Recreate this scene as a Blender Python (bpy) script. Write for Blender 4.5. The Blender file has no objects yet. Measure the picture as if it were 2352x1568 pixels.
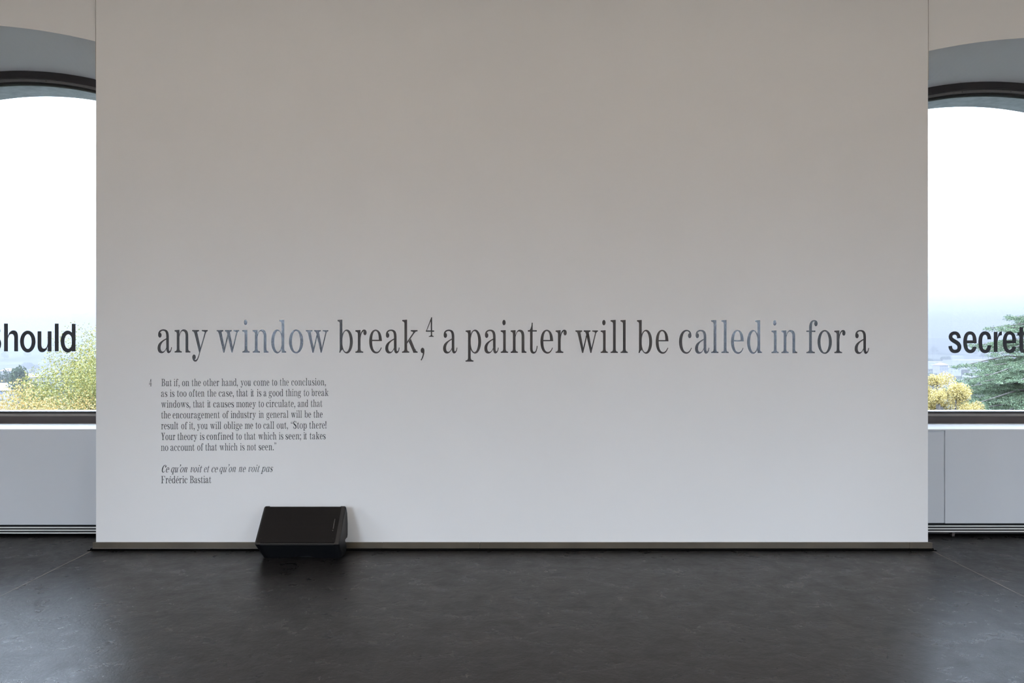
import bpy, bmesh, math, random
import numpy as np
from mathutils import Matrix, Vector

# ------------------------------------------------------------------ camera, sky, exposure
sc = bpy.context.scene
COL = sc.collection
EYE = 1.593            # camera height
FPX = 1829.33          # focal length in pixels of the 2352 px wide frame
DW = 6.10              # distance of the front wall
cam_data = bpy.data.cameras.new('camera'); cam_data.lens = 28; cam_data.sensor_width = 36
cam_data.clip_start = 0.05; cam_data.clip_end = 12000
cam = bpy.data.objects.new('camera', cam_data); COL.objects.link(cam)
cam.location = (0, 0, EYE); cam.rotation_euler = (math.pi/2, 0, 0)
sc.camera = cam
sc.view_settings.view_transform = 'Standard'; sc.view_settings.look = 'None'
sc.view_settings.gamma = 1.0; sc.view_settings.exposure = 0.03
try: sc.view_settings.use_curve_mapping = False
except Exception: pass
sc.cycles.max_bounces = 10; sc.cycles.diffuse_bounces = 5; sc.cycles.glossy_bounces = 4
sc.cycles.transparent_max_bounces = 16; sc.cycles.sample_clamp_indirect = 6.0
sc.cycles.volume_bounces = 0

SKY_HORIZON, SKY_ZENITH = 3.7, 9.4
SUN_SIDE = (-0.50, -0.78, 0.38)      # the veiled sun stands behind the camera, to the left
SUN_GAIN = 6.5
world = bpy.data.worlds.new('overcast_sky'); sc.world = world; world.use_nodes = True
wn = world.node_tree; wn.nodes.clear()
tc = wn.nodes.new('ShaderNodeTexCoord'); sp = wn.nodes.new('ShaderNodeSeparateXYZ')
wn.links.new(tc.outputs['Generated'], sp.inputs[0])
mr = wn.nodes.new('ShaderNodeMapRange'); mr.inputs['From Min'].default_value = 0; mr.inputs['From Max'].default_value = 1
mr.inputs['To Min'].default_value = SKY_HORIZON; mr.inputs['To Max'].default_value = SKY_ZENITH
wn.links.new(sp.outputs['Z'], mr.inputs['Value'])
cr = wn.nodes.new('ShaderNodeValToRGB')
cr.color_ramp.elements[0].position = 0.0; cr.color_ramp.elements[0].color = (0.76, 0.86, 1.0, 1)
cr.color_ramp.elements[1].position = 1.0; cr.color_ramp.elements[1].color = (0.63, 0.765, 1.0, 1)
wn.links.new(sp.outputs['Z'], cr.inputs['Fac'])
cn = wn.nodes.new('ShaderNodeTexNoise'); cn.inputs['Scale'].default_value = 3.0; cn.inputs['Detail'].default_value = 4
cmap = wn.nodes.new('ShaderNodeMapping'); cmap.inputs['Scale'].default_value = (1, 1, 4)
wn.links.new(tc.outputs['Generated'], cmap.inputs[0]); wn.links.new(cmap.outputs[0], cn.inputs['Vector'])
cm = wn.nodes.new('ShaderNodeMapRange'); cm.inputs['To Min'].default_value = 0.9; cm.inputs['To Max'].default_value = 1.1
wn.links.new(cn.outputs['Fac'], cm.inputs['Value'])
ml = wn.nodes.new('ShaderNodeMath'); ml.operation = 'MULTIPLY'
wn.links.new(mr.outputs[0], ml.inputs[0]); wn.links.new(cm.outputs[0], ml.inputs[1])
dt = wn.nodes.new('ShaderNodeVectorMath'); dt.operation = 'DOT_PRODUCT'; dt.inputs[1].default_value = Vector(SUN_SIDE).normalized()
wn.links.new(tc.outputs['Generated'], dt.inputs[0])
lb = wn.nodes.new('ShaderNodeMapRange'); lb.interpolation_type = 'SMOOTHSTEP'
lb.inputs['From Min'].default_value = -.5; lb.inputs['From Max'].default_value = 1
lb.inputs['To Min'].default_value = 1; lb.inputs['To Max'].default_value = 1+SUN_GAIN
wn.links.new(dt.outputs['Value'], lb.inputs['Value'])
ml2 = wn.nodes.new('ShaderNodeMath'); ml2.operation = 'MULTIPLY'
wn.links.new(ml.outputs[0], ml2.inputs[0]); wn.links.new(lb.outputs[0], ml2.inputs[1]); ml = ml2
bg = wn.nodes.new('ShaderNodeBackground'); wo = wn.nodes.new('ShaderNodeOutputWorld')
wn.links.new(cr.outputs[0], bg.inputs['Color']); wn.links.new(ml.outputs[0], bg.inputs['Strength'])
wn.links.new(bg.outputs[0], wo.inputs['Surface'])

ROOM_X, ROOM_BACK, ROOM_H = 7.2, -2.0, 4.9
NICHE, OUTER = 0.88, 1.25       # depth of the window plane and of the outer face behind the wall face

def portal(loc, rot, sx, sz):
    l = bpy.data.lights.new('daylight_portal', 'AREA'); l.shape = 'RECTANGLE'; l.size = sx; l.size_y = sz
    l.cycles.is_portal = True
    o = bpy.data.objects.new('daylight_portal', l); COL.objects.link(o)
    o.location = loc; o.rotation_euler = rot
    return o

# ------------------------------------------------------------------ helpers
random.seed(4)
def P(px, py, depth):
    return Vector(((px-1176)*depth/FPX, depth, EYE-(py-784)*depth/FPX))

def tag(o, label=None, cat=None, group=None, kind=None):
    if label: o['label'] = label
    if cat: o['category'] = cat
    if group: o['group'] = group
    if kind: o['kind'] = kind
    return o

def link(name, me, mat=None, parent=None):
    o = bpy.data.objects.new(name, me); COL.objects.link(o)
    if mat is not None and len(me.materials) == 0: me.materials.append(mat)
    if parent is not None: o.parent = parent
    return o

def empty(name, loc=(0, 0, 0)):
    o = bpy.data.objects.new(name, None); COL.objects.link(o); o.location = loc
    o.empty_display_size = 0.1
    return o

def mesh_from(name, verts, faces, mat=None, parent=None, smooth=False):
    me = bpy.data.meshes.new(name); me.from_pydata([tuple(v) for v in verts], [], faces)
    me.update()
    if smooth: me.shade_smooth()
    return link(name, me, mat, parent)

def box(name, x0, x1, y0, y1, z0, z1, mat, parent=None, bevel=0.0, seg=2):
    bm = bmesh.new()
    bmesh.ops.create_cube(bm, size=1)
    for v in bm.verts:
        v.co = Vector((x0+(v.co.x+.5)*(x1-x0), y0+(v.co.y+.5)*(y1-y0), z0+(v.co.z+.5)*(z1-z0)))
    if bevel: bmesh.ops.bevel(bm, geom=bm.edges[:], offset=bevel, segments=seg, affect='EDGES', profile=.5)
    me = bpy.data.meshes.new(name); bm.to_mesh(me); bm.free()
    return link(name, me, mat, parent)

# ------------------------------------------------------------------ materials
def new_mat(name):
    m = bpy.data.materials.new(name); m.use_nodes = True
    nt = m.node_tree; b = nt.nodes['Principled BSDF']
    return m, nt, b

def simple(name, col, rough=.5, metal=0, spec=.5, noise=None, bump=None):
    m, nt, b = new_mat(name)
    b.inputs['Base Color'].default_value = (*col, 1); b.inputs['Roughness'].default_value = rough
    b.inputs['Metallic'].default_value = metal; b.inputs['Specular IOR Level'].default_value = spec
    t = nt.nodes.new('ShaderNodeTexCoord')
    if noise:
        scale, amt = noise
        n = nt.nodes.new('ShaderNodeTexNoise'); n.inputs['Scale'].default_value = scale; n.inputs['Detail'].default_value = 5
        nt.links.new(t.outputs['Object'], n.inputs['Vector'])
        r = nt.nodes.new('ShaderNodeValToRGB')
        r.color_ramp.elements[0].position = .3; r.color_ramp.elements[1].position = .7
        r.color_ramp.elements[0].color = (*[c*(1-amt) for c in col], 1)
        r.color_ramp.elements[1].color = (*[min(1, c*(1+amt)) for c in col], 1)
        nt.links.new(n.outputs['Fac'], r.inputs[0]); nt.links.new(r.outputs[0], b.inputs['Base Color'])
    if bump:
        scale, strength, dist = bump
        n = nt.nodes.new('ShaderNodeTexNoise'); n.inputs['Scale'].default_value = scale; n.inputs['Detail'].default_value = 3
        nt.links.new(t.outputs['Object'], n.inputs['Vector'])
        bp = nt.nodes.new('ShaderNodeBump'); bp.inputs['Strength'].default_value = strength; bp.inputs['Distance'].default_value = dist
        nt.links.new(n.outputs['Fac'], bp.inputs['Height']); nt.links.new(bp.outputs[0], b.inputs['Normal'])
    return m

M = {}
M['wall'] = simple('white_wall_paint', (.80, .79, .78), .75, spec=.25, noise=(.9, .012), bump=(90, .12, .002))
M['header'] = simple('white_plaster', (.80, .79, .78), .8, spec=.2, noise=(1.3, .012))
M['ceiling'] = simple('ceiling_paint', (.80, .76, .70), .9, spec=.2, noise=(1, .02))
M['panel'] = simple('grey_white_lacquer', (.59, .61, .64), .45, spec=.4, noise=(.7, .01))
M['sill'] = simple('pale_sill_board', (.68, .69, .70), .4, noise=(2, .01))
M['frame'] = simple('dark_bronze_frame', (.035, .028, .028), .45, spec=.5, noise=(6, .15))
M['bead'] = simple('grey_bronze_bead', (.20, .19, .185), .45, spec=.5, noise=(14, .08))
M['gasket'] = simple('black_rubber', (.012, .012, .012), .7, noise=(30, .2))
M['screw'] = simple('dark_screw', (.02, .02, .02), .4, metal=.8, noise=(50, .2))
M['concrete'] = simple('pale_exterior_concrete', (.38, .39, .40), .9, noise=(14, .16), bump=(60, .5, .01))
M['slat'] = simple('white_slat', (.78, .78, .76), .4, noise=(4, .02))
M['black'] = simple('black_painted_shade', (.006, .006, .007), .8, noise=(9, .2))  # near-black colour standing in for shade under the covers
M['skirt'] = simple('brushed_bronze_skirting', (.060, .051, .036), .45, metal=.0, noise=(5, .18), bump=(40, .15, .002))
M['joint'] = simple('black_joint', (.004, .004, .004), 1, spec=0, noise=(8, .3))
M['filler'] = simple('grey_brown_floor_filler', (.13, .115, .10), .6, noise=(8, .2))
M['sealant'] = simple('grey_sealant', (.34, .33, .31), .7, noise=(8, .1))

# polished dark screed: mottled wear changes the gloss
m, nt, b = new_mat('dark_polished_screed'); M['floor'] = m
t = nt.nodes.new('ShaderNodeTexCoord')
n1 = nt.nodes.new('ShaderNodeTexNoise'); n1.inputs['Scale'].default_value = 1.1; n1.inputs['Detail'].default_value = 8; n1.inputs['Roughness'].default_value = .62
n2 = nt.nodes.new('ShaderNodeTexNoise'); n2.inputs['Scale'].default_value = 5.5; n2.inputs['Detail'].default_value = 8; n2.inputs['Roughness'].default_value = .7
n2.inputs['Distortion'].default_value = .25
for n in (n1, n2): nt.links.new(t.outputs['Object'], n.inputs['Vector'])
r1 = nt.nodes.new('ShaderNodeValToRGB'); r1.color_ramp.elements[0].position = .3; r1.color_ramp.elements[1].position = .72
r1.color_ramp.elements[0].color = (.0065, .006, .006, 1); r1.color_ramp.elements[1].color = (.011, .0103, .0102, 1)
nt.links.new(n1.outputs['Fac'], r1.inputs[0]); nt.links.new(r1.outputs[0], b.inputs['Base Color'])
r2 = nt.nodes.new('ShaderNodeMapRange'); r2.inputs['From Min'].default_value = .36; r2.inputs['From Max'].default_value = .64
r2.inputs['To Min'].default_value = .25; r2.inputs['To Max'].default_value = .38
nt.links.new(n2.outputs['Fac'], r2.inputs['Value']); nt.links.new(r2.outputs[0], b.inputs['Roughness'])
b.inputs['Specular IOR Level'].default_value = .135
bp = nt.nodes.new('ShaderNodeBump'); bp.inputs['Strength'].default_value = .5; bp.inputs['Distance'].default_value = .0013
n3 = nt.nodes.new('ShaderNodeTexNoise'); n3.inputs['Scale'].default_value = 38; n3.inputs['Detail'].default_value = 5; n3.inputs['Roughness'].default_value = .65
nt.links.new(t.outputs['Object'], n3.inputs['Vector'])
am = nt.nodes.new('ShaderNodeMath'); am.operation = 'MULTIPLY_ADD'; am.inputs[1].default_value = 6.0
nt.links.new(n2.outputs['Fac'], am.inputs[0]); nt.links.new(n3.outputs['Fac'], am.inputs[2]); nt.links.new(am.outputs[0], bp.inputs['Height']); nt.links.new(bp.outputs[0], b.inputs['Normal'])

# glossy vinyl film pressed onto a stippled wall
def vinyl(name, rough, strength):
    m, nt, b = new_mat(name)
    b.inputs['Base Color'].default_value = (.011, .012, .016, 1); b.inputs['Roughness'].default_value = rough
    b.inputs['Specular IOR Level'].default_value = .5; b.inputs['IOR'].default_value = 1.82
    t = nt.nodes.new('ShaderNodeNewGeometry')
    n = nt.nodes.new('ShaderNodeTexNoise'); n.inputs['Scale'].default_value = 130; n.inputs['Detail'].default_value = 2
    nt.links.new(t.outputs['Position'], n.inputs['Vector'])
    bp = nt.nodes.new('ShaderNodeBump'); bp.inputs['Strength'].default_value = strength; bp.inputs['Distance'].default_value = .001
    nt.links.new(n.outputs['Fac'], bp.inputs['Height']); nt.links.new(bp.outputs[0], b.inputs['Normal'])
    return m
M['vinyl'] = vinyl('glossy_black_vinyl', .05, .4)
M['vinyl_matt'] = simple('matt_black_vinyl', (.012, .015, .022), .6, noise=(20, .1))

# clear pane: transparent with a fresnel reflection
m = bpy.data.materials.new('clear_glass'); m.use_nodes = True; nt = m.node_tree; nt.nodes.clear(); M['glass'] = m
tr = nt.nodes.new('ShaderNodeBsdfTransparent'); tr.inputs[0].default_value = (.985, .995, .99, 1)
gl = nt.nodes.new('ShaderNodeBsdfGlossy'); gl.inputs['Roughness'].default_value = 0
fr = nt.nodes.new('ShaderNodeFresnel'); fr.inputs[0].default_value = 1.25
mx = nt.nodes.new('ShaderNodeMixShader'); ou = nt.nodes.new('ShaderNodeOutputMaterial')
nt.links.new(fr.outputs[0], mx.inputs[0]); nt.links.new(tr.outputs[0], mx.inputs[1]); nt.links.new(gl.outputs[0], mx.inputs[2])
nt.links.new(mx.outputs[0], ou.inputs[0])

# ------------------------------------------------------------------ room shell
floor = empty('floor'); tag(floor, kind='structure')
for x0, x1 in ((-ROOM_X, -3.203), (-3.197, 3.197), (3.203, ROOM_X)):
    box('floor_panel', x0, x1, ROOM_BACK, DW+NICHE+.1, -.12, 0, M['floor'], floor, bevel=.0015, seg=1)
box('joint_bed', -ROOM_X, ROOM_X, ROOM_BACK-.05, DW+NICHE+.1, -.16, -.121, M['joint'], floor)
for s in (-1, 1):      # raised filler in the two long floor joints
    box('joint_filler', s*3.2-.0036, s*3.2+.0036, ROOM_BACK, DW-.03, -.05, .0009, M['filler'], floor)
ceil = box('ceiling', -ROOM_X-1.3, ROOM_X+1.3, ROOM_BACK-1.3, DW+1.3, ROOM_H, ROOM_H+.15, M['ceiling']); tag(ceil, kind='structure')

def contour(cx, hw, zb, zt, R, rc, n_arc=36, n_c=8, n_s=8):
    """closed outline, anticlockwise seen from the room, starting bottom left: bottom, right jamb, arch, left jamb"""
    pts = []
    drop = R-math.sqrt(max(R*R-hw*hw, 0))
    zs = zt-drop                                     # springing height
    for i in range(n_s): pts.append((cx-hw+2*hw*i/n_s, zb))
    for i in range(n_s): pts.append((cx+hw, zb+(zs-rc-zb)*i/n_s))
    a_e = math.asin((hw-rc*.8)/R)
    # rounded corner from (hw, zs-rc) to the arch
    xe, ze = R*math.sin(a_e), zt-R+R*math.cos(a_e)
    for i in range(n_c):
        u = i/n_c
        q0 = Vector((hw, zs-rc)); q1 = Vector((hw, zs+.02*rc)); q2 = Vector((xe, ze))
        p = (1-u)**2*q0+2*u*(1-u)*q1+u*u*q2
        pts.append((cx+p.x, p.y))
    for i in range(n_arc+1):
        a = a_e-2*a_e*i/n_arc
        pts.append((cx+R*math.sin(a), zt-R+R*math.cos(a)))
    for i in range(n_c-1, -1, -1):
        u = i/n_c
        q0 = Vector((hw, zs-rc)); q1 = Vector((hw, zs+.02*rc)); q2 = Vector((xe, ze))
        p = (1-u)**2*q0+2*u*(1-u)*q1+u*u*q2
        pts.append((cx-p.x, p.y))
    for i in range(n_s-1, 0, -1): pts.append((cx-hw, zb+(zs-rc-zb)*i/n_s))
    return pts

def loft(name, rings, mat, parent=None, smooth=False, close=False):
    """rings: list of (contour, depth); quads between successive rings"""
    n = len(rings[0][0]); V = []; F = []
    for c, y in rings: V += [(p[0], y, p[1]) for p in c]
    rr = list(range(len(rings)))
    pairs = list(zip(rr, rr[1:])) + ([(rr[-1], 0)] if close else [])
    for a, b_ in pairs:
        for i in range(n):
            j = (i+1) % n
            F.append((a*n+i, a*n+j, b_*n+j, b_*n+i))
    o = mesh_from(name, V, F, mat, parent)
    if smooth:
        o.data.shade_smooth()
        o.data.set_sharp_from_angle(angle=math.radians(35))
    return o

def wall_face(V, F, x0, x1, c, y, H, z_floor=0.0):
    """flat face with the opening outline c cut out (c starts bottom left)"""
    def q(a, b_, c_, d):
        k = len(V); V.extend([(p[0], y, p[1]) for p in (a, b_, c_, d)]); F.append((k, k+1, k+2, k+3))
    xs = [p[0] for p in c]; lo, hi = min(xs), max(xs); zb = min(p[1] for p in c)
    q((x0, z_floor), (lo, z_floor), (lo, H), (x0, H)); q((hi, z_floor), (x1, z_floor), (x1, H), (hi, H))
    if zb > z_floor+1e-4: q((lo, z_floor), (hi, z_floor), (hi, zb), (lo, zb))
    k = len(V)
    up = [p for p in c if p[1] > zb+.5]
    for a, b_ in zip(up, up[1:]):
        if abs(a[0]-b_[0]) > 1e-6: q((b_[0], b_[1]), (a[0], a[1]), (a[0], H), (b_[0], H))

def bay(wall_name, win_name, x0, x1, cx, hw, zf, zw, M4, R_f=4.62, R_w=2.9, hw_w=None, y_face=0.0, screws=True):
    """wall section with one deep arched window niche. zf / zw: apex heights of niche and of window"""
    hw_w = hw_w or hw-.06
    cf = contour(cx, hw, 0.0, zf, R_f, .05)
    cw0 = contour(cx, hw_w, 0.0, zw, R_w, .12)
    cw = contour(cx, hw_w, .877, zw, R_w, .12)
    V = []; F = []
    wall_face(V, F, x0, x1, cf, y_face, ROOM_H)
    n = len(cf); k = len(V)
    V += [(p[0], y_face, p[1]) for p in cf]; V += [(p[0], NICHE, p[1]) for p in cw0]
    for i in range(8, n):
        j = (i+1) % n; F.append((k+i, k+n+i, k+n+j, k+j))
    # wall below the window
    k = len(V); V += [(cx-hw_w, NICHE, 0), (cx+hw_w, NICHE, 0), (cx+hw_w, NICHE, .877), (cx-hw_w, NICHE, .877)]; F.append((k, k+1, k+2, k+3))
    # outer face and side closures
    co = contour(cx, hw_w-.1, .96, zw-.1, R_w-.1, .10)
    k = len(V)
    for (a, b_) in ((x0, x0), (x1, x1)):
        V += [(a, y_face, 0), (a, OUTER, 0), (a, OUTER, ROOM_H), (a, y_face, ROOM_H)]
    F += [(k, k+1, k+2, k+3), (k+4, k+5, k+6, k+7)]
    w = mesh_from(wall_name, V, F, M['header']); tag(w, kind='structure'); w.matrix_world = M4
    V = []; F = []
    wall_face(V, F, x0, x1, co, OUTER, ROOM_H)
    k = len(V); V += [(p[0], NICHE+.06, p[1]) for p in co]; V += [(p[0], OUTER, p[1]) for p in co]
    for i in range(n):
        j = (i+1) % n; F.append((k+i, k+n+i, k+n+j, k+j))
    e = mesh_from('exterior_reveal', V, F, M['concrete'], w)
    # window
    win = empty(win_name); tag(win, kind='structure'); win.matrix_world = M4
    def C(i): return contour(cx, hw_w-i, .877+i, zw-i, R_w-i, .12)
    y = NICHE
    loft('window_frame', [(C(0), y-.035), (C(.058), y-.035), (C(.061), y-.032), (C(.061), y+.07), (C(-.004), y+.07), (C(-.004), y-.03)], M['frame'], win, close=True)
    loft('glazing_bead', [(C(.060), y-.008), (C(.081), y-.004), (C(.081), y+.05), (C(.060), y+.05)], M['bead'], win, close=True)
    loft('gasket', [(C(.080), y+.012), (C(.098), y+.016), (C(.100), y+.05), (C(.080), y+.05)], M['gasket'], win, close=True)
    g = C(.09)
    V = [(p[0], y+.03, p[1]) for p in g]+[(p[0], y+.042, p[1]) for p in g]
    F = [tuple(range(n)), tuple(range(2*n-1, n-1, -1))]+[(i, (i+1) % n, n+(i+1) % n, n+i) for i in range(n)]
    mesh_from('pane', V, F, M['glass'], win)
    if screws:
        cs = C(.071)
        bm = bmesh.new()
        for i in range(2, n, 9):
            if cs[i][1] > 2.5:
                bmesh.ops.create_cone(bm, cap_ends=True, segments=10, radius1=.0035, radius2=.003, depth=.003,
                    matrix=Matrix.Translation((cs[i][0], y-.008, cs[i][1])) @ Matrix.Rotation(math.pi/2, 4, 'X'))
        me = bpy.data.meshes.new('screws'); bm.to_mesh(me); bm.free(); so = link('screws', me, M['screw'], win)
    zmid = (zw+.877)/2
    pl = portal((0, 0, 0), (0, 0, 0), 2*hw_w, zw-.877)
    pl.matrix_world = M4 @ Matrix.Translation((cx, NICHE+.12, zmid)) @ Matrix.Rotation(-math.pi/2, 4, 'X')
    return w, win

T = Matrix.Translation; Rz = lambda a: Matrix.Rotation(a, 4, 'Z')
FRONT = T((0, DW+.02, 0))
FACE = 0.0
bay('wall_front_left', 'window_1', -ROOM_X-.1, -3.1, -4.31, 1.19, EYE+2.44, EYE+2.365, FRONT)
bay('wall_front_right', 'window_2', 3.1, ROOM_X+.1, 4.19, 1.07, EYE+2.338, EYE+2.27, FRONT)
pier = box('wall_front', -3.187, 3.187, DW, DW+OUTER, .0, ROOM_H, M['wall'], bevel=.002, seg=1); tag(pier, kind='structure')
# back wall (seen only in reflections)
BACK = T((0, ROOM_BACK, 0)) @ Rz(math.pi)
bay('wall_back_right', 'window_3', -ROOM_X-.1, -2.6, -4.6, 1.17, EYE+2.40, EYE+2.33, BACK, screws=False)
bay('wall_back_left', 'window_4', 2.6, ROOM_X+.1, 4.5, 1.15, EYE+2.40, EYE+2.33, BACK, screws=False)
wb = box('wall_back', -2.6, 2.6, ROOM_BACK-.4, ROOM_BACK, 0, ROOM_H, M['wall']); tag(wb, kind='structure')
# side walls: two windows each
LEFT = T((-ROOM_X, 0, 0)) @ Rz(math.pi/2); RIGHT = T((ROOM_X, 0, 0)) @ Rz(-math.pi/2)
bay('wall_left', 'window_5', -2.1, 2.05, -0.1, 1.15, EYE+2.40, EYE+2.33, LEFT, screws=False)
bay('wall_right', 'window_6', -2.05, 2.1, 0.1, 1.15, EYE+2.40, EYE+2.33, RIGHT, screws=False)
for s_, nm in ((-1, 'wall_left'), (1, 'wall_right')):
    x0, x1 = sorted((s_*ROOM_X, s_*(ROOM_X+OUTER)))
    w_ = box(nm, x0, x1, 2.05, 7.3, 0, ROOM_H, M['header']); tag(w_, kind='structure')

# slim joints where the display wall meets the arched wall
for i, s in enumerate((-1, 1)):
    t_ = box('trim_%d' % (i+1), s*3.190-.0035, s*3.190+.0035, DW+.004, DW+.0185, 3.6, ROOM_H, M['sealant']); tag(t_, kind='structure')

# skirting at the foot of the display wall, in lengths, and the black joint in front of it
bb = empty('baseboard_front', (0, DW, 0)); tag(bb, kind='structure')
xs = [-3.205, (878-1176)/300, (1102-1176)/300, (2087-1176)/300, 3.213]
for a, b_ in zip(xs, xs[1:]):
    o = box('skirting_length', a+.0008, b_-.0008, -.016, .001, .012, .058, M['skirt'], bb, bevel=.0015, seg=1)
box('skirting_foot', -3.22, 3.22, -.022, .0, .0004, .012, M['joint'], bb)
box('skirting_lip', -3.205, -1.93, -.0185, -.001, .010, .0135, M['bead'], bb)
tb = box('trim_3', -3.235, 3.235, DW-.045, DW-.02, -.001, .0012, M['joint']); tag(tb, kind='structure')

# ------------------------------------------------------------------ covers under the two windows
CY = 6.51
def cover(x0, x1, splits, side, label, dz):
    root = empty('radiator_cover', ((x0+x1)/2, CY, 0)); tag(root, label, 'radiator cover', 'radiator covers below the front windows')
    cx = (x0+x1)/2
    edges = [x0]+splits+[x1]
    for k, (a, b_) in enumerate(zip(edges, edges[1:])):
        back = .012 if (b_-a) < .6 else 0
        box('cover_panel', a-cx+.0002, b_-cx-.0002, back, .03+back, .095+dz, .872, M['panel'], root, bevel=.0015, seg=1)
    # sill board on top
    box('sill_board', x0-cx, x1-cx, -.002, DW+.02+NICHE-CY-.035, .866, .8775, M['sill'], root, bevel=.0015, seg=1)
    z = .078+dz
    for k in range(3):
        box('grille_slat', x0-cx, x1-cx, -.004, .004, z-.0092, z, M['slat'], root, bevel=.0012, seg=1)
        z -= .0222
    box('painted_shade_box', x0-cx, x1-cx, .04, .30, .012, .11+dz, M['black'], root)  # black box in place of the shade behind and below the slats
    for fx in ((.42,) if side > 0 else ()):
        box('foot', x0-cx+fx-.01, x0-cx+fx+.012, .0, .03, .0, .026+dz, M['frame'], root, bevel=.002)
    return root
cover(-5.40, -3.188, [], -1, 'long pale grey radiator cover under the left window, beside the word Should', 0)
cover(3.188, 5.20, [3.54], 1, 'pale grey radiator cover with a vertical panel joint, under the right window', .012)

# ------------------------------------------------------------------ lettering
def path_pts(path, N):
    pts = [Vector(path[0])]
    for s in path[1:]:
        p0 = pts[-1]
        if len(s) == 2:
            for i in range(1, 7): pts.append(p0.lerp(Vector(s), i/6))
        else:
            c1, c2, p3 = Vector(s[0:2]), Vector(s[2:4]), Vector(s[4:6])
            for i in range(1, 13):
                u = i/12
                pts.append((1-u)**3*p0+3*u*(1-u)**2*c1+3*u*u*(1-u)*c2+u**3*p3)
    d = [0.0]
    for a, b_ in zip(pts, pts[1:]): d.append(d[-1]+(b_-a).length)
    out = []; k = 0
    for i in range(N+1):
        t_ = d[-1]*i/N
        while k < len(d)-2 and d[k+1] < t_: k += 1
        span = d[k+1]-d[k] or 1
        out.append(pts[k].lerp(pts[k+1], min(1, max(0, (t_-d[k])/span))))
    return out

# a piece is ('strip', [left points], [right points], closed) or ('poly', [points])
def W(A, B, n=1.0): return ('W', A, B, n)
def PG(*p): return ('P', list(p))
def PC(path): return ('PC', path)
def EL(cx, cy, rx, ry): return ('E', cx, cy, rx, ry)
def RG(cx, cy, rx, ry, ix, iy, irx, iry): return ('R', cx, cy, rx, ry, ix, iy, irx, iry)
def ST(path, w): return ('S', path, w)
def BX(x0, x1, y0, y1): return PG((x0, y0), (x1, y0), (x1, y1), (x0, y1))

def foot(xl, xr, a, b_, y=0):
    return PC([(xl, y), (xr, y), (xr, y+22), ((xr+b_)/2, y+24, b_, y+34, b_, y+72), (a, y+72), (a, y+34, (xl+a)/2, y+24, xl, y+22), (xl, y)])
def footr(a, b_, xr, y=0):
    return PC([(a, y), (xr, y), (xr, y+22), ((xr+b_)/2, y+26, b_, y+36, b_, y+72), (a, y+72), (a, y)])
def flag(xl, a, b_, yt):
    return PC([(xl, yt-6), (b_, yt), (b_, yt-75), (a, yt-75), (a, yt-45, (xl+a)/2, yt-34, xl, yt-31), (xl, yt-6)])
def capserif(xl, xr, a, b_, y):          # serif hanging from the top line
    return PC([(xl, y), (xr, y), (xr, y-24), ((xr+b_)/2, y-26, b_, y-34, b_, y-55), (a, y-55), (a, y-34, (xl+a)/2, y-26, xl, y-24), (xl, y)])
def arch(x0, x1):                          # arch leaving a stem's right edge x0, thick right stem x1..x1+52
    return W([(x0-2, 335), (x0+14, 400, x0+40, 447, x0+78, 447), (x1+28, 447, x1+52, 400, x1+52, 310)],
             [(x0-2, 285), (x0+8, 360, x0+32, 413, x0+58, 413), (x1-12, 413, x1, 370, x1, 310)])

def g_i(): return 140, [BX(47, 97, 30, 400), flag(0, 47, 97, 439), foot(0, 140, 47, 97), EL(63, 584, 32, 52)]
def g_l(): return 140, [BX(47, 99, 30, 600), flag(0, 47, 99, 638), foot(0, 140, 47, 99)]
def g_n(): return 305, [BX(43, 94, 30, 400), flag(0, 43, 94, 439), foot(0, 140, 43, 94), arch(94, 212), BX(212, 264, 0, 312), footr(212, 264, 305)]
def g_h(): return 305, [BX(43, 94, 30, 600), flag(0, 43, 94, 638), foot(0, 140, 43, 94), arch(94, 212), BX(212, 264, 0, 312), footr(212, 264, 305)]
def g_m(): return 478, [BX(43, 94, 30, 400), flag(0, 43, 94, 439), foot(0, 140, 43, 94), arch(94, 212), BX(212, 264, 20, 312), foot(180, 300, 212, 264),
                        arch(264, 384), BX(384, 436, 0, 312), footr(384, 436, 478)]
def g_u(): return 312, [BX(43, 94, 118, 400), flag(0, 43, 94, 437), flag(165, 212, 264, 437), BX(212, 264, 30, 400), footr(214, 264, 312),
                        W([(43, 120), (43, 20, 70, -15, 115, -15), (165, -15, 200, 45, 214, 105)], [(94, 120), (94, 50, 106, 24, 133, 24), (165, 24, 196, 70, 214, 145)])]
def tail(x, w=50): return W([(x, 82), (x+4, 15, x+22, -13, x+44, -13), (x+84, -13, x+104, 40, x+109, 100)],
                            [(x+w, 82), (x+w, 48, x+w+3, 30, x+62, 28), (x+80, 28, x+90, 60, x+95, 103)])
def g_a(): return 280, [EL(45, 335, 33, 48),
    W([(12, 345), (12, 420, 60, 447, 115, 447), (190, 447, 218, 400, 218, 300)], [(48, 380), (58, 408, 80, 420, 108, 420), (150, 420, 168, 385, 168, 300)]),
    BX(168, 218, 75, 305), tail(168),
    W([(172, 277), (100, 235, 0, 195, 0, 85), (0, 20, 35, -15, 75, -15), (125, -15, 150, 30, 176, 80)], [(172, 252), (115, 225, 58, 175, 58, 92), (58, 45, 75, 18, 100, 18), (130, 18, 150, 50, 172, 105)])]
def g_d(): return 290, [RG(115, 216, 115, 231, 131, 216, 73, 203), BX(200, 252, 30, 600), flag(155, 200, 252, 636), footr(204, 252, 290)]
def g_b(): return 292, [RG(178, 216, 114, 231, 162, 216, 73, 203), BX(39, 91, 60, 600), flag(0, 39, 91, 638), PG((39, 62), (91, 62), (91, 55), (66, 38), (48, 0), (30, 0))]
def g_p(): return 300, [RG(186, 216, 114, 231, 171, 216, 73, 203), BX(48, 99, -140, 400), flag(2, 48, 99, 437), foot(0, 152, 48, 99, -170)]
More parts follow.
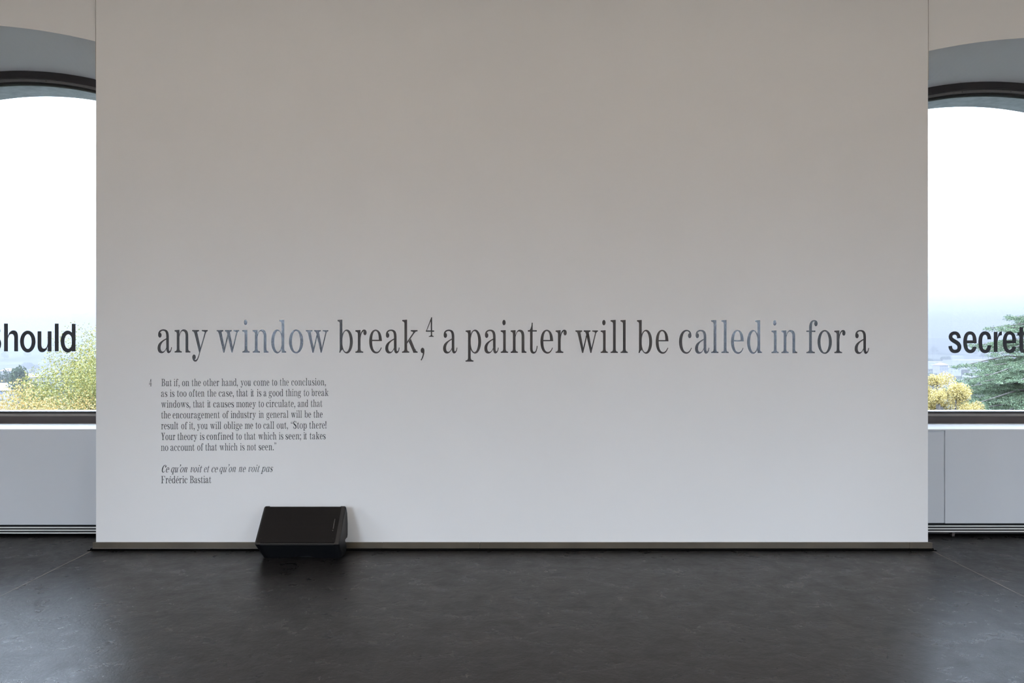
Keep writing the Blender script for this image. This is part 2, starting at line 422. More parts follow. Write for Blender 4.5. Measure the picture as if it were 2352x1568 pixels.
def g_o(): return 276, [RG(138, 216, 138, 231, 138, 216, 81, 203)]
def g_c(): return 247, [EL(206, 335, 34, 48),
    W([(240, 335), (238, 410, 195, 447, 145, 447), (60, 447, 0, 350, 0, 215), (0, 80, 60, -15, 140, -15), (195, -15, 228, 40, 247, 98)],
      [(205, 378), (195, 410, 175, 420, 150, 420), (95, 420, 60, 340, 60, 215), (60, 100, 92, 16, 150, 16), (190, 16, 215, 60, 234, 103)], 2)]
def g_e(): return 245, [BX(50, 245, 225, 249),
    W([(245, 226), (245, 360, 195, 447, 122, 447), (50, 447, 0, 350, 0, 215), (0, 80, 55, -15, 135, -15), (190, -15, 222, 40, 242, 98)],
      [(186, 226), (186, 360, 165, 420, 122, 420), (80, 420, 57, 340, 57, 215), (57, 100, 88, 16, 146, 16), (182, 16, 212, 60, 229, 103)], 2)]
def g_eacute():
    w, p = g_e(); return w, p+[PG((105, 505), (128, 500), (205, 610), (150, 625))]
def g_r(): return 215, [BX(46, 98, 30, 400), flag(0, 46, 98, 439), foot(0, 150, 46, 98), EL(184, 385, 31, 48),
    W([(94, 320), (100, 400, 130, 447, 168, 447), (198, 447, 215, 425, 215, 390)], [(94, 200), (102, 350, 125, 422, 156, 422), (164, 422, 170, 415, 174, 405)])]
def g_t(): return 185, [BX(42, 92, 75, 425), BX(0, 172, 410, 437), PC([(0, 420), (45, 430, 68, 480, 76, 582), (93, 582), (93, 415), (0, 412), (0, 420)]),
    W([(42, 85), (45, 5, 75, -15, 108, -15), (155, -15, 182, 40, 186, 135)], [(92, 85), (92, 35, 104, 20, 120, 20), (150, 20, 166, 60, 170, 135)])]
def g_y(): return 300, [capserif(0, 133, 36, 96, 435), capserif(187, 300, 246, 270, 435),
    PG((36, 400), (96, 400), (162, 95), (148, -5), (134, 5)),
    W([(270, 400), (150, -10), (130, -90, 105, -178, 65, -178), (22, -178, 3, -130, 3, -92)], [(246, 400), (138, 5), (118, -70, 95, -148, 68, -148), (55, -148, 50, -140, 42, -128)]),
    EL(36, -88, 33, 50)]
def g_w(): return 435, [capserif(0, 130, 36, 95, 435), capserif(160, 290, 196, 255, 435), capserif(325, 435, 382, 404, 435),
    PG((36, 400), (95, 400), (152, 95), (146, 0), (128, 0)), PG((196, 400), (255, 400), (312, 95), (306, 0), (287, 0)),
    W([(142, 60), (150, 0)], [(208, 385), (224, 345)]) if 0 else PG((128, 0), (150, 0), (232, 345), (214, 375)), PG((287, 0), (306, 0), (404, 400), (382, 400))]
def g_k(): return 302, [BX(47, 99, 30, 600), flag(5, 47, 99, 638), foot(0, 141, 47, 99), capserif(170, 300, 220, 250, 437),
    PG((97, 172), (97, 210), (222, 400), (248, 400), (248, 390)), PG((130, 214), (170, 272), (276, 12), (217, 0), (217, 12)), footr(217, 262, 302)]
def g_f(): return 218, [BX(55, 107, 30, 500), foot(0, 165, 55, 107), BX(0, 175, 410, 435), EL(185, 568, 32, 50),
    W([(55, 490), (55, 590, 95, 638, 155, 638), (195, 638, 218, 610, 218, 572)], [(107, 490), (107, 580, 122, 612, 146, 612), (156, 612, 166, 602, 174, 592)])]
def g_s(): return 215, [ST([(186, 330), (170, 415, 130, 434, 102, 434), (60, 434, 28, 395, 28, 335), (28, 215, 186, 225, 186, 105), (186, 40, 150, -3, 105, -3), (60, -3, 28, 40, 20, 125)],
                          [20, 22, 38, 56, 74, 74, 56, 38, 22, 20]),
                       PG((176, 320), (196, 300), (196, 442), (184, 442)), PG((10, -8), (22, -8), (30, 110), (10, 150))]
def g_S():
    w, p = g_s(); return 290, [('T', q, 1.35, 1.49, 0, 0, 0) for q in p]
def g_g(): return 285, [RG(118, 302, 108, 145, 118, 302, 55, 122), ST([(190, 395), (215, 425, 240, 430, 255, 430)], [22, 24, 26]), EL(256, 424, 26, 34),
    ST([(75, 180), (25, 150, 10, 85, 75, 68), (150, 50, 248, 60, 240, -40), (225, -160, 140, -165, 105, -165), (40, -165, 5, -130, 12, -80), (18, -20, 60, 20, 95, 35)], [22, 40, 55, 60, 58, 45, 30, 26, 26, 30, 26, 22])]
def g_comma(): return 80, [EL(40, 45, 37, 52), W([(77, 45), (77, -40, 45, -110, 18, -150)], [(45, 10), (50, -50, 20, -115, 3, -138)])]
def g_dot(): return 78, [EL(39, 42, 38, 52)]
def g_semi():
    w, p = g_comma(); return 80, p+[EL(40, 385, 37, 52)]
def g_bang(): return 80, [EL(40, 42, 37, 52), PG((30, 150), (50, 150), (76, 600), (60, 640), (20, 640), (4, 600))]
def g_rq(): return 175, [('T', q, .8, .8, dx, 590, 0) for dx in (0, 95) for q in g_comma()[1]]
def g_lq(): return 175, [('T', q, -.8, -.8, dx, 510, 0) for dx in (75, 170) for q in g_comma()[1]]
def g_apos(): return 80, [('T', q, 1, 1, 0, 590, 0) for q in g_comma()[1]]
def g_4(): return 272, [PG((162, 25), (205, 25), (205, 640), (178, 640), (162, 600)), PG((0, 168), (34, 200), (190, 585), (190, 640), (178, 640)), BX(0, 272, 168, 208), foot(95, 258, 162, 205)]
def g_B(): return 355, [BX(62, 122, 10, 630), BX(0, 130, 0, 24), BX(0, 130, 613, 637),
    W([(120, 637), (190, 637), (290, 637, 325, 570, 325, 490), (325, 400, 280, 345, 190, 328), (120, 328)], [(120, 612), (180, 612), (240, 612, 262, 560, 262, 488), (262, 410, 240, 352, 180, 352), (120, 352)]),
    W([(120, 350), (200, 350), (310, 345, 355, 270, 355, 180), (355, 70, 300, 0, 200, 0), (120, 0)], [(120, 326), (190, 326), (260, 320, 290, 260, 290, 178), (290, 80, 250, 25, 190, 25), (120, 25)])]
def g_Y(): return 345, [capserif(0, 155, 50, 112, 637), capserif(225, 345, 285, 312, 637), PG((50, 605), (112, 605), (200, 320), (200, 280), (140, 280)),
    PG((285, 605), (312, 605), (200, 300), (170, 300)), BX(140, 200, 30, 300), foot(85, 258, 140, 200)]
def g_F(): return 335, [BX(62, 122, 20, 630), foot(0, 190, 62, 122), BX(0, 325, 612, 637), PC([(240, 625), (290, 600, 310, 560, 316, 470), (335, 470), (328, 637), (240, 637)]), BX(115, 225, 312, 337),
    PG((205, 325), (218, 230), (232, 230), (232, 420), (218, 420))]
def g_C(): return 330, [('T', q, 1.28, 1.47, 0, 4, 0) for q in g_c()[1]]
# italic letters (sheared afterwards)
def it(p): return [('T', q, 1, 1, 0, 0, .25) for q in p]
def hook(x): return W([(x-42, 330), (x-30, 400, x-10, 447, x+18, 447), (x+42, 447, x+50, 425, x+50, 385)], [(x-30, 325), (x-18, 370, x-10, 415, x+0, 415), (x+2, 415, x, 400, x, 385)])
def i_n(): return 300, it([hook(45), BX(45, 95, 0, 395), arch(95, 190), BX(190, 242, 75, 312), tail(190)])
def i_u(): return 300, it([hook(45), BX(45, 95, 75, 395), W([(45, 90), (45, 10, 70, -15, 105, -15), (150, -15, 180, 60, 195, 130)], [(95, 90), (95, 45, 106, 24, 123, 24), (150, 24, 180, 90, 195, 170)]), BX(192, 242, 75, 435), tail(192)])
def i_i(): return 150, it([hook(45), BX(45, 95, 75, 395), tail(45), EL(80, 584, 33, 50)])
def i_a(): return 290, it([RG(112, 216, 112, 231, 126, 216, 74, 200), BX(185, 237, 75, 435), tail(185)])
def i_q(): return 250, it([RG(112, 216, 112, 231, 126, 216, 74, 200), BX(185, 237, -145, 435), BX(130, 290, -170, -142)])
def i_p(): return 300, it([hook(45), RG(175, 216, 105, 231, 162, 216, 68, 200), BX(45, 97, -145, 420), BX(-10, 145, -170, -142)])
def i_v(): return 250, it([hook(45), W([(45, 390), (70, 150, 20, -15, 100, -15), (190, -15, 245, 200, 225, 395)], [(95, 390), (120, 150, 75, 22, 112, 22), (175, 22, 215, 200, 200, 395)]), EL(205, 385, 34, 50)])
def i_o(): return 262, it([('T', q, .95, 1, 0, 0, 0) for q in g_o()[1]])
def i_c(): return 235, it([('T', q, .95, 1, 0, 0, 0) for q in g_c()[1]])
def i_e(): return 235, it([('T', q, .95, 1, 0, 0, 0) for q in g_e()[1]])
def i_s(): return 205, it([('T', q, .95, 1, 0, 0, 0) for q in g_s()[1]])
def i_t(): return 180, it(g_t()[1])
def i_C(): return 325, it(g_C()[1])
def i_apos(): return 80, it(g_apos()[1])
SER = {'i': g_i, 'l': g_l, 'n': g_n, 'h': g_h, 'm': g_m, 'u': g_u, 'a': g_a, 'd': g_d, 'b': g_b, 'p': g_p, 'o': g_o, 'c': g_c, 'e': g_e, 'é': g_eacute,
       'r': g_r, 't': g_t, 'y': g_y, 'w': g_w, 'k': g_k, 'f': g_f, 's': g_s, 'S': g_S, 'g': g_g, ',': g_comma, '.': g_dot, ';': g_semi, '!': g_bang,
       '”': g_rq, '“': g_lq, '4': g_4, 'B': g_B, 'Y': g_Y, 'F': g_F, '’': g_apos}
ITA = {'n': i_n, 'u': i_u, 'i': i_i, 'a': i_a, 'q': i_q, 'p': i_p, 'v': i_v, 'o': i_o, 'c': i_c, 'e': i_e, 's': i_s, 't': i_t, 'C': i_C, '’': i_apos}
# grotesque bold letters for the panes
def s_h(): return 120, [BX(0, 33, 0, 238), W([(31, 120), (38, 162, 58, 180, 80, 180), (108, 180, 120, 160, 120, 120), (120, 0)], [(31, 92), (36, 136, 50, 149, 63, 149), (80, 149, 87, 138, 87, 112), (87, 0)])]
def s_n(): return 120, s_h()[1][1:]+[BX(0, 33, 0, 173)]
def s_u(): return 120, [('T', q, -1, -1, 120, 172, 0) for q in s_n()[1]]
def s_o(): return 133, [RG(66.5, 84, 66.5, 94, 66.5, 84, 33, 63)]
def s_l(): return 33, [BX(0, 33, 0, 238)]
def s_d(): return 128, [BX(96, 128, 0, 236), RG(61, 84, 61, 94, 66, 84, 33, 62)]
def s_e(): return 115, [BX(28, 115, 75, 100), W([(115, 76), (118, 140, 98, 178, 58, 178), (20, 178, 0, 140, 0, 84), (0, 28, 22, -10, 60, -10), (95, -10, 110, 12, 115, 46)],
                          [(82, 100), (82, 138, 75, 150, 58, 150), (38, 150, 33, 118, 33, 84), (33, 45, 42, 20, 60, 20), (72, 20, 78, 30, 82, 46)], 2)]
def s_c(): return 110, [W([(110, 110), (108, 155, 90, 178, 57, 178), (20, 178, 0, 140, 0, 84), (0, 28, 20, -10, 57, -10), (92, -10, 109, 18, 111, 58)],
                          [(78, 108), (76, 135, 70, 148, 57, 148), (38, 148, 33, 118, 33, 84), (33, 45, 40, 20, 57, 20), (70, 20, 76, 34, 79, 58)], 2)]
def s_r(): return 70, [BX(0, 32, 0, 173), W([(30, 100), (34, 155, 45, 178, 70, 177)], [(30, 60), (34, 125, 44, 146, 70, 143)])]
def s_s(): return 113, [ST([(92, 118), (90, 150, 75, 163, 57, 163), (35, 163, 20, 152, 20, 130), (20, 90, 96, 92, 96, 43), (96, 15, 78, 5, 56, 5), (35, 5, 19, 20, 17, 52)], [32, 30, 29, 31, 34, 35, 35, 34, 31, 29, 30, 32])]
def s_S(): return 155, [('T', q, 1.37, 1.39, 0, 3, 0) for q in s_s()[1]]
def s_t(): return 74, [BX(18, 51, 25, 214), BX(0, 74, 143, 169), W([(18, 40), (18, 5, 28, -6, 52, -6), (62, -6, 68, -5, 74, -3)], [(51, 40), (51, 26, 54, 23, 60, 23), (66, 23, 70, 23, 74, 24)])]
SAN = {'h': s_h, 'u': s_u, 'o': s_o, 'l': s_l, 'd': s_d, 'e': s_e, 'c': s_c, 'r': s_r, 's': s_s, 'S': s_S, 't': s_t}

def expand(p, N):
    """piece -> list of (quad strips or polygon) in letter units"""
    k = p[0]
    if k == 'W':
        n = int(N*p[3]); return [('strip', path_pts(p[1], n), path_pts(p[2], n), False)]
    if k == 'S':
        n = int(N*2.2); c = path_pts(p[1], n); w = p[2]; A = []; B = []
        for i, q in enumerate(c):
            t_ = (c[min(i+1, n)]-c[max(i-1, 0)]).normalized(); nn = Vector((-t_.y, t_.x))
            u = i/n*(len(w)-1); j = min(int(u), len(w)-2); ww = (w[j]+(w[j+1]-w[j])*(u-j))/2
            A.append(q+nn*ww); B.append(q-nn*ww)
        return [('strip', A, B, False)]
    if k == 'P': return [('poly', [Vector(q) for q in p[1]])]
    if k == 'PC':
        pts = path_pts2(p[1], max(3, N//5)); return [('poly', pts)]
    if k == 'E':
        n = max(10, N); return [('poly', [Vector((p[1]+p[3]*math.cos(2*math.pi*i/n), p[2]+p[4]*math.sin(2*math.pi*i/n))) for i in range(n)])]
    if k == 'R':
        n = 2*N; A = []; B = []
        for i in range(n):
            a = 2*math.pi*i/n
            A.append(Vector((p[1]+p[3]*math.cos(a), p[2]+p[4]*math.sin(a)))); B.append(Vector((p[5]+p[7]*math.cos(a), p[6]+p[8]*math.sin(a))))
        return [('strip', A, B, True)]
    if k == 'T':
        out = []
        for q in expand(p[1], N):
            f = lambda v: Vector((v.x*p[2]+p[4]+(v.y*p[3]+p[5])*p[6], v.y*p[3]+p[5]))
            if q[0] == 'strip': out.append(('strip', [f(v) for v in q[1]], [f(v) for v in q[2]], q[3]))
            else: out.append(('poly', [f(v) for v in q[1]]))
        return out
def path_pts2(path, m):
    pts = [Vector(path[0])]
    for s in path[1:]:
        p0 = pts[-1]
        if len(s) == 2: pts.append(Vector(s))
        else:
            c1, c2, p3 = Vector(s[0:2]), Vector(s[2:4]), Vector(s[4:6])
            for i in range(1, m+1):
                u = i/m; pts.append((1-u)**3*p0+3*u*(1-u)**2*c1+3*u*u*(1-u)*c2+u**3*p3)
    if (pts[0]-pts[-1]).length < 1e-6: pts.pop()
    return pts

def add_glyph(V, F, pieces, ox, oz, s, thick, N, rot=0.0, sx=1.0):
    """extrude letter pieces towards -y (into the room); each piece a hair higher than the one before"""
    ca, sa = math.cos(rot), math.sin(rot)
    lay = 0
    for p in pieces:
        for q in expand(p, N):
            y = -thick-.00004*lay; lay += 1
            def put(v, yy):
                x, z = v.x*s*sx, v.y*s
                V.append((ox+x*ca-z*sa, yy, oz+x*sa+z*ca)); return len(V)-1
            if q[0] == 'poly':
                pts = q[1]
                ar = sum(pts[i].x*pts[(i+1) % len(pts)].y-pts[(i+1) % len(pts)].x*pts[i].y for i in range(len(pts)))
                if ar < 0: pts = pts[::-1]
                a = [put(v, y) for v in pts]; b_ = [put(v, 0) for v in pts]
                F.append(tuple(a)); n = len(a)
                for i in range(n): F.append((a[i], b_[i], b_[(i+1) % n], a[(i+1) % n]))
            else:
                A, B, closed = q[1], q[2], q[3]; n = len(A)
                # orientation
                d = (A[1]-A[0]); c = B[0]-A[0]
                if d.x*c.y-d.y*c.x < 0: A, B = B, A
                ta = [put(v, y) for v in A]; tb_ = [put(v, y) for v in B]; ba = [put(v, 0) for v in A]; bb_ = [put(v, 0) for v in B]
                rng = range(n if closed else n-1)
                for i in rng:
                    j = (i+1) % n
                    F.append((ta[i], ta[j], tb_[j], tb_[i])); F.append((ta[i], ba[i], ba[j], ta[j])); F.append((tb_[j], bb_[j], bb_[i], tb_[i]))
                if not closed:
                    F.append((ta[0], tb_[0], bb_[0], ba[0])); F.append((ta[-1], ba[-1], bb_[-1], tb_[-1]))

S_H = DW/FPX/8.4            # metres per letter unit of the long sentence
def wallxz(px, py, d=DW): return (px-1176)*d/FPX, EYE-(py-784)*d/FPX

head = empty('wall_lettering', (0, DW, wallxz(0, 810)[1]))
tag(head, 'large black serif sentence on the white wall, any window break to for a', 'lettering')
HEAD = [
 [('a', 361.9), ('n', 401.0), ('y', 441.4)],
 [('w', 497.6), ('i', 556.5), ('n', 580.4), ('d', 622.9), ('o', 663.7), ('w', 702.4)],
 [('b', 775.6), ('r', 816.4), ('e', 848.0), ('a', 884.9), ('k', 923.3), (',', 965.8)],
 [('4', 978.1)],
 [('a', 1017.6)],
 [('p', 1069.3), ('a', 1112.4), ('i', 1150.1), ('n', 1172.9), ('t', 1212.4), ('e', 1241.2), ('r', 1276.1)],
 [('w', 1321.7), ('i', 1379.5), ('l', 1402.4), ('l', 1425.2)],
 [('b', 1463.1), ('e', 1506.0)],
 [('c', 1559.6), ('a', 1596.2), ('l', 1633.5), ('l', 1656.9), ('e', 1679.0), ('d', 1715.8)],
 [('i', 1771.9), ('n', 1794.8)],
 [('f', 1851.9), ('o', 1877.7), ('r', 1916.2)],
 [('a', 1963.0)]]
hz = head.location.z
for wd in HEAD:
    wx = wallxz(wd[0][1], 810)[0]
    we = empty('word', (wx, 0, 0)); we.parent = head
    for ch, px in wd:
        base = 809.3+(px-362)/1600*1.5
        s = S_H
        if ch == '4': base = 720+447/8.4; s = S_H*.588
        x, z = wallxz(px, base)
        V = []; F = []
        add_glyph(V, F, SER[ch]()[1], 0, 0, s, .0006, 22)
        o = mesh_from('letter', V, F, M['vinyl'], we); o.location = (x-wx, -.0001, z-hz)

def layout(font, text, s, target):
    """glyph x offsets in metres so the word spans exactly target metres"""
    gs = [font[c]() for c in text]; n = len(text)
    nat = sum(g[0] for g in gs)*s; gap0 = 46*s
    natural = nat+gap0*(n-1)
    sx = 1.0
    if n > 1:
        sx = max(.93, min(1.08, target/natural))
        gap = (target-nat*sx)/(n-1)
    else: sx = max(.9, min(1.1, target/nat)); gap = 0
    xs_ = []; x = 0
    for g in gs: xs_.append(x); x += g[0]*s*sx+gap
    return gs, xs_, sx

S_P = .0262*DW/FPX
para = empty('wall_paragraph', (*[wallxz(370, 886.5)[0], DW], wallxz(370, 886.5)[1]))
tag(para, 'small black serif footnote paragraph on the white wall above the floor speaker', 'lettering')
LINES = [
 (886.5, [('4', 342, 349.1), ('But', 370.2, 395), ('if,', 399.1, 412.8), ('on', 417.9, 435.1), ('the', 439.9, 461.9), ('other', 466.7, 503.9), ('hand,', 508.7, 547.0), ('you', 552.7, 577), ('come', 582.4, 619.3), ('to', 624.2, 637.3), ('the', 642.4, 664.1), ('conclusion,', 668.9, 749.0)], SER),
 (911.0, [('as', 369.8, 385), ('is', 390.2, 401.3), ('too', 406.1, 429.1), ('often', 433.9, 470.2), ('the', 475.6, 497.5), ('case,', 502, 537.7), ('that', 542.8, 569.9), ('it', 575.7, 584), ('is', 589.7, 600.9), ('a', 605.3, 612.6), ('good', 616.9, 651), ('thing', 655.8, 692.2), ('to', 697, 710.7), ('break', 715.1, 755)], SER),
 (935.8, [('windows,', 370, 437.7), ('that', 443.1, 470.2), ('it', 475.9, 484.5), ('causes', 489.6, 538), ('money', 542.5, 588.4), ('to', 593.5, 606.9), ('circulate,', 611, 678.8), ('and', 683.6, 708.4), ('that', 713.5, 741)], SER),
 (960.5, [('the', 370, 392.4), ('encouragement', 396.5, 505.5), ('of', 511.2, 525.9), ('industry', 529.7, 588.4), ('in', 594.2, 606.3), ('general', 611.7, 662.8), ('will', 668.3, 694.1), ('be', 699.2, 715.1), ('the', 719.9, 741.6)], SER),
 (985.4, [('result', 370, 410.3), ('of', 416, 431), ('it,', 434.2, 447.9), ('you', 453, 477.5), ('will', 482.6, 508.7), ('oblige', 514.1, 557.2), ('me', 562, 581.7), ('to', 586.5, 600.2), ('call', 604.7, 630.3), ('out,', 635.1, 661.9), ('“Stop', 667.6, 705.2), ('there!', 710, 750.2)], SER),
 (1010.2, [('Your', 370, 403.2), ('theory', 407.4, 453.9), ('is', 458.7, 470.2), ('confined', 474.3, 536.8), ('to', 542.2, 555.9), ('that', 560.7, 587.8), ('which', 593.2, 635.4), ('is', 640.2, 651.4), ('seen;', 655.5, 691.9), ('it', 697, 705.6), ('takes', 711, 748.6)], SER),
 (1034.9, [('no', 369.8, 387), ('account', 391.4, 447.6), ('of', 452.7, 467.7), ('that', 471.5, 498.8), ('which', 504.2, 546), ('is', 551.1, 562.6), ('not', 567, 589), ('seen.”', 593.8, 635.4)], SER),
 (1084.5, [('Ce', 369.8, 387.4), ('qu’on', 391.5, 430), ('voit', 435.6, 462.7), ('et', 467.4, 479.6), ('ce', 484.4, 499.3), ('qu’on', 503.1, 541.5), ('ne', 546.8, 563.5), ('voit', 568.6, 595.4), ('pas', 599.8, 625.7)], ITA),
 (1109.5, [('Frédéric', 369.8, 431.1), ('Bastiat', 435.6, 485.9)], SER)]
for by, words, font in LINES:
    lx, lz = wallxz(words[0][1], by)
    le = empty('text_line', (lx-para.location.x, 0, lz-para.location.z)); le.parent = para
    for text, x0, x1 in words:
        yb = by-(x0-370)*.0050
        x, z = wallxz(x0+.3, yb)
        gs, xs_, sx = layout(font, text, S_P, (x1-x0-1.0)*DW/FPX)
        V = []; F = []
        for g, gx in zip(gs, xs_):
            add_glyph(V, F, g[1], gx, gx*.0050, S_P, .0004, 8, sx=sx)
        o = mesh_from('word', V, F, M['vinyl'], le); o.location = (x-lx, -.0001, z-lz)

# words on the panes
DG = DW+.02+NICHE+.03
SG = DG/FPX/3.733
def pane_word(label, by, letters):
    x0, z0 = wallxz(letters[0][1], by, DG)
    root = empty('window_lettering', (x0, DG, z0)); tag(root, label, 'lettering')
    for ch, px in letters:
        x, z = wallxz(px, by, DG)
        V = []; F = []; add_glyph(V, F, SAN[ch]()[1], 0, 0, SG, .0005, 22)
        o = mesh_from('letter', V, F, M['vinyl_matt'], root); o.location = (x-x0, -.0003, z-z0)
pane_word('bold black sans-serif word Should on the left window pane', 806.6, [('S', -38.5), ('h', 9.4), ('o', 46.1), ('u', 86.3), ('l', 125.9), ('d', 139.3)])
pane_word('bold black sans-serif word secret on the right window pane', 808.2, [('s', 2177.9), ('e', 2212.2), ('c', 2247), ('r', 2282.4), ('e', 2303), ('t', 2336.5)])

# ------------------------------------------------------------------ loudspeaker on the floor
M['spk'] = simple('black_plastic_cabinet', (.006, .0065, .008), .5, spec=.25, noise=(60, .1), bump=(900, .15, .0005))
m, nt, b = new_mat('black_perforated_grille'); M['grille'] = m
b.inputs['Base Color'].default_value = (.0045, .004, .004, 1); b.inputs['Roughness'].default_value = .7; b.inputs['Specular IOR Level'].default_value = .1
t = nt.nodes.new('ShaderNodeTexCoord'); vo = nt.nodes.new('ShaderNodeTexVoronoi'); vo.inputs['Scale'].default_value = 260; vo.inputs['Randomness'].default_value = 0
nt.links.new(t.outputs['Object'], vo.inputs['Vector'])
bp = nt.nodes.new('ShaderNodeBump'); bp.inputs['Strength'].default_value = .6; bp.inputs['Distance'].default_value = .001
nt.links.new(vo.outputs['Distance'], bp.inputs['Height']); nt.links.new(bp.outputs[0], b.inputs['Normal'])
M['badge'] = simple('dull_grey_badge', (.035, .035, .036), .4, noise=(60, .2))

SX, SY = -1.56, 5.77
spk = empty('floor_loudspeaker', (SX, SY, 0))
tag(spk, 'black wedge-shaped loudspeaker lying on the dark floor against the white wall', 'loudspeaker')
# section in (y, z) relative to SY: A front nose, B top, C.. back, with the handle notch and the resting face
A_, B_ = Vector((0, .123)), Vector((.232, .350))
prof = [(.0, .123), (.232, .350), (.246, .350), (.285, .300), (.308, .215), (.308, .120), (.292, .100), (.210, .098), (.202, .086), (.240, .060), (.262, .030), (.245, .0), (.098, .0)]
hw_ = .302
def prism_x(name, prof, stations, mat, parent, sharp=30):
    """stations: list of (x, inset) ; section is shrunk by inset towards its centre"""
    c = Vector((sum(p[0] for p in prof)/len(prof), sum(p[1] for p in prof)/len(prof)))
    n = len(prof); V = []; F = []
    for x, ins in stations:
        for p in prof:
            v = Vector(p); d = c-v; v = v+d.normalized()*ins
            V.append((x, v.x, max(v.y, 0)))
    for k in range(len(stations)-1):
        for i in range(n):
            j = (i+1) % n; F.append((k*n+i, (k+1)*n+i, (k+1)*n+j, k*n+j))
    F.append(tuple(range(n))); F.append(tuple(range(len(stations)*n-1, (len(stations)-1)*n-1, -1)))
    return mesh_from(name, V, F, mat, parent)
# core body (its lower front is set back behind the nose panel to leave the handle cut-out)
core = [(.030, .118), (.226, .341), (.246, .346), (.285, .300), (.308, .215), (.308, .120), (.292, .100), (.210, .098), (.202, .086), (.240, .060), (.262, .030), (.245, .0), (.125, .0), (.125, .03)]
prism_x('cabinet', core, [(-hw_+.03, .004), (-hw_+.036, 0), (hw_-.036, 0), (hw_-.03, .004)], M['spk'], spk)
# moulded end caps
for s in (-1, 1):
    if s > 0:
        st = [(hw_-.034, 0), (hw_-.006, 0), (hw_+.001, .003), (hw_+.006, .012)]
    else:
        st = [(-hw_-.006, .012), (-hw_-.001, .003), (-hw_+.006, 0), (-hw_+.034, 0)]
    pr = prof if s > 0 else [(.0, .123), (.232, .350), (.246, .350), (.285, .300), (.308, .215), (.308, .118), (.245, .0), (.098, .0)]
    o = prism_x('end_cap', pr, st, M['spk'], spk)
    if s < 0:
        for v in o.data.vertices:       # this end tapers in towards the floor
            if v.co.z < .12: v.co.x += .036*(1-v.co.z/.12)
    bm = bmesh.new(); bm.from_mesh(o.data); bmesh.ops.recalc_face_normals(bm, faces=bm.faces[:]); bm.to_mesh(o.data); bm.free()
# lower front panel with handle cut-out
dirv = (Vector((.098, .0))-A_)
Ld = dirv.length; dirv.normalize(); nrm = Vector((-dirv.y, dirv.x))*-1   # outward
def lower(name, outline, mat, th=.02):
    V = []; F = []; n = len(outline)
    for off in (0, th):
        for x, u in outline:
            p = A_+dirv*u+Vector((dirv.y*-1, dirv.x))*off*(1)
            V.append((x, p.x, max(p.y, 0)))
    F = [tuple(range(n)), tuple(range(2*n-1, n-1, -1))]+[(i, n+i, n+(i+1) % n, (i+1) % n) for i in range(n)]
    return mesh_from(name, V, F, mat, spk)
ol = [(-hw_+.012, .006), (hw_-.03, .006), (hw_-.03, Ld), (.115, Ld), (.095, Ld-.008), (.070, Ld-.024), (.030, Ld-.026), (-.010, Ld-.020), (-.060, Ld-.006), (-.095, Ld), (-hw_+.046, Ld)]
lower('lower_panel', ol, M['spk'], .022)
# grille plate, slightly proud of the baffle
gd = (B_-A_); Lg = gd.length; gd.normalize(); gn = Vector((-gd.y, gd.x))      # outward (up and towards the camera)
def on_grille(name, x0, x1, u0, u1, h0, h1, mat, bev=.004):
    bm = bmesh.new(); bmesh.ops.create_cube(bm, size=1)
    for v in bm.verts:
        x = x0+(v.co.x+.5)*(x1-x0); u = u0+(v.co.y+.5)*(u1-u0); h = h0+(v.co.z+.5)*(h1-h0)
        p = A_+gd*u+gn*h; v.co = Vector((x, p.x, p.y))
    if bev: bmesh.ops.bevel(bm, geom=bm.edges[:], offset=bev, segments=2, affect='EDGES', profile=.5)
    bmesh.ops.recalc_face_normals(bm, faces=bm.faces[:])
    me = bpy.data.meshes.new(name); bm.to_mesh(me); bm.free(); return link(name, me, mat, spk)
on_grille('front_frame', -hw_+.012, hw_-.012, .004, Lg-.002, -.03, -.003, M['spk'], .003)
gr = on_grille('grille', -hw_+.007, hw_-.026, .014, Lg-.003, -.012, .002, M['grille'], .004)
bd = on_grille('badge', hw_-.061, hw_-.056, .13, .215, .0015, .0028, M['badge'], .0008)
bd2 = on_grille('badge_stud', hw_-.0625, hw_-.0555, .112, .120, .0015, .0035, M['badge'], .001)
for x in (-hw_+.03, hw_-.05): on_grille('grille_screw', x, x+.006, .045, .051, .001, .003, M['spk'], .001)
for x in (-.2, .2):
    box('rubber_foot', x-.02, x+.02, .13, .16, 0, .004, M['gasket'], spk, bevel=.001)

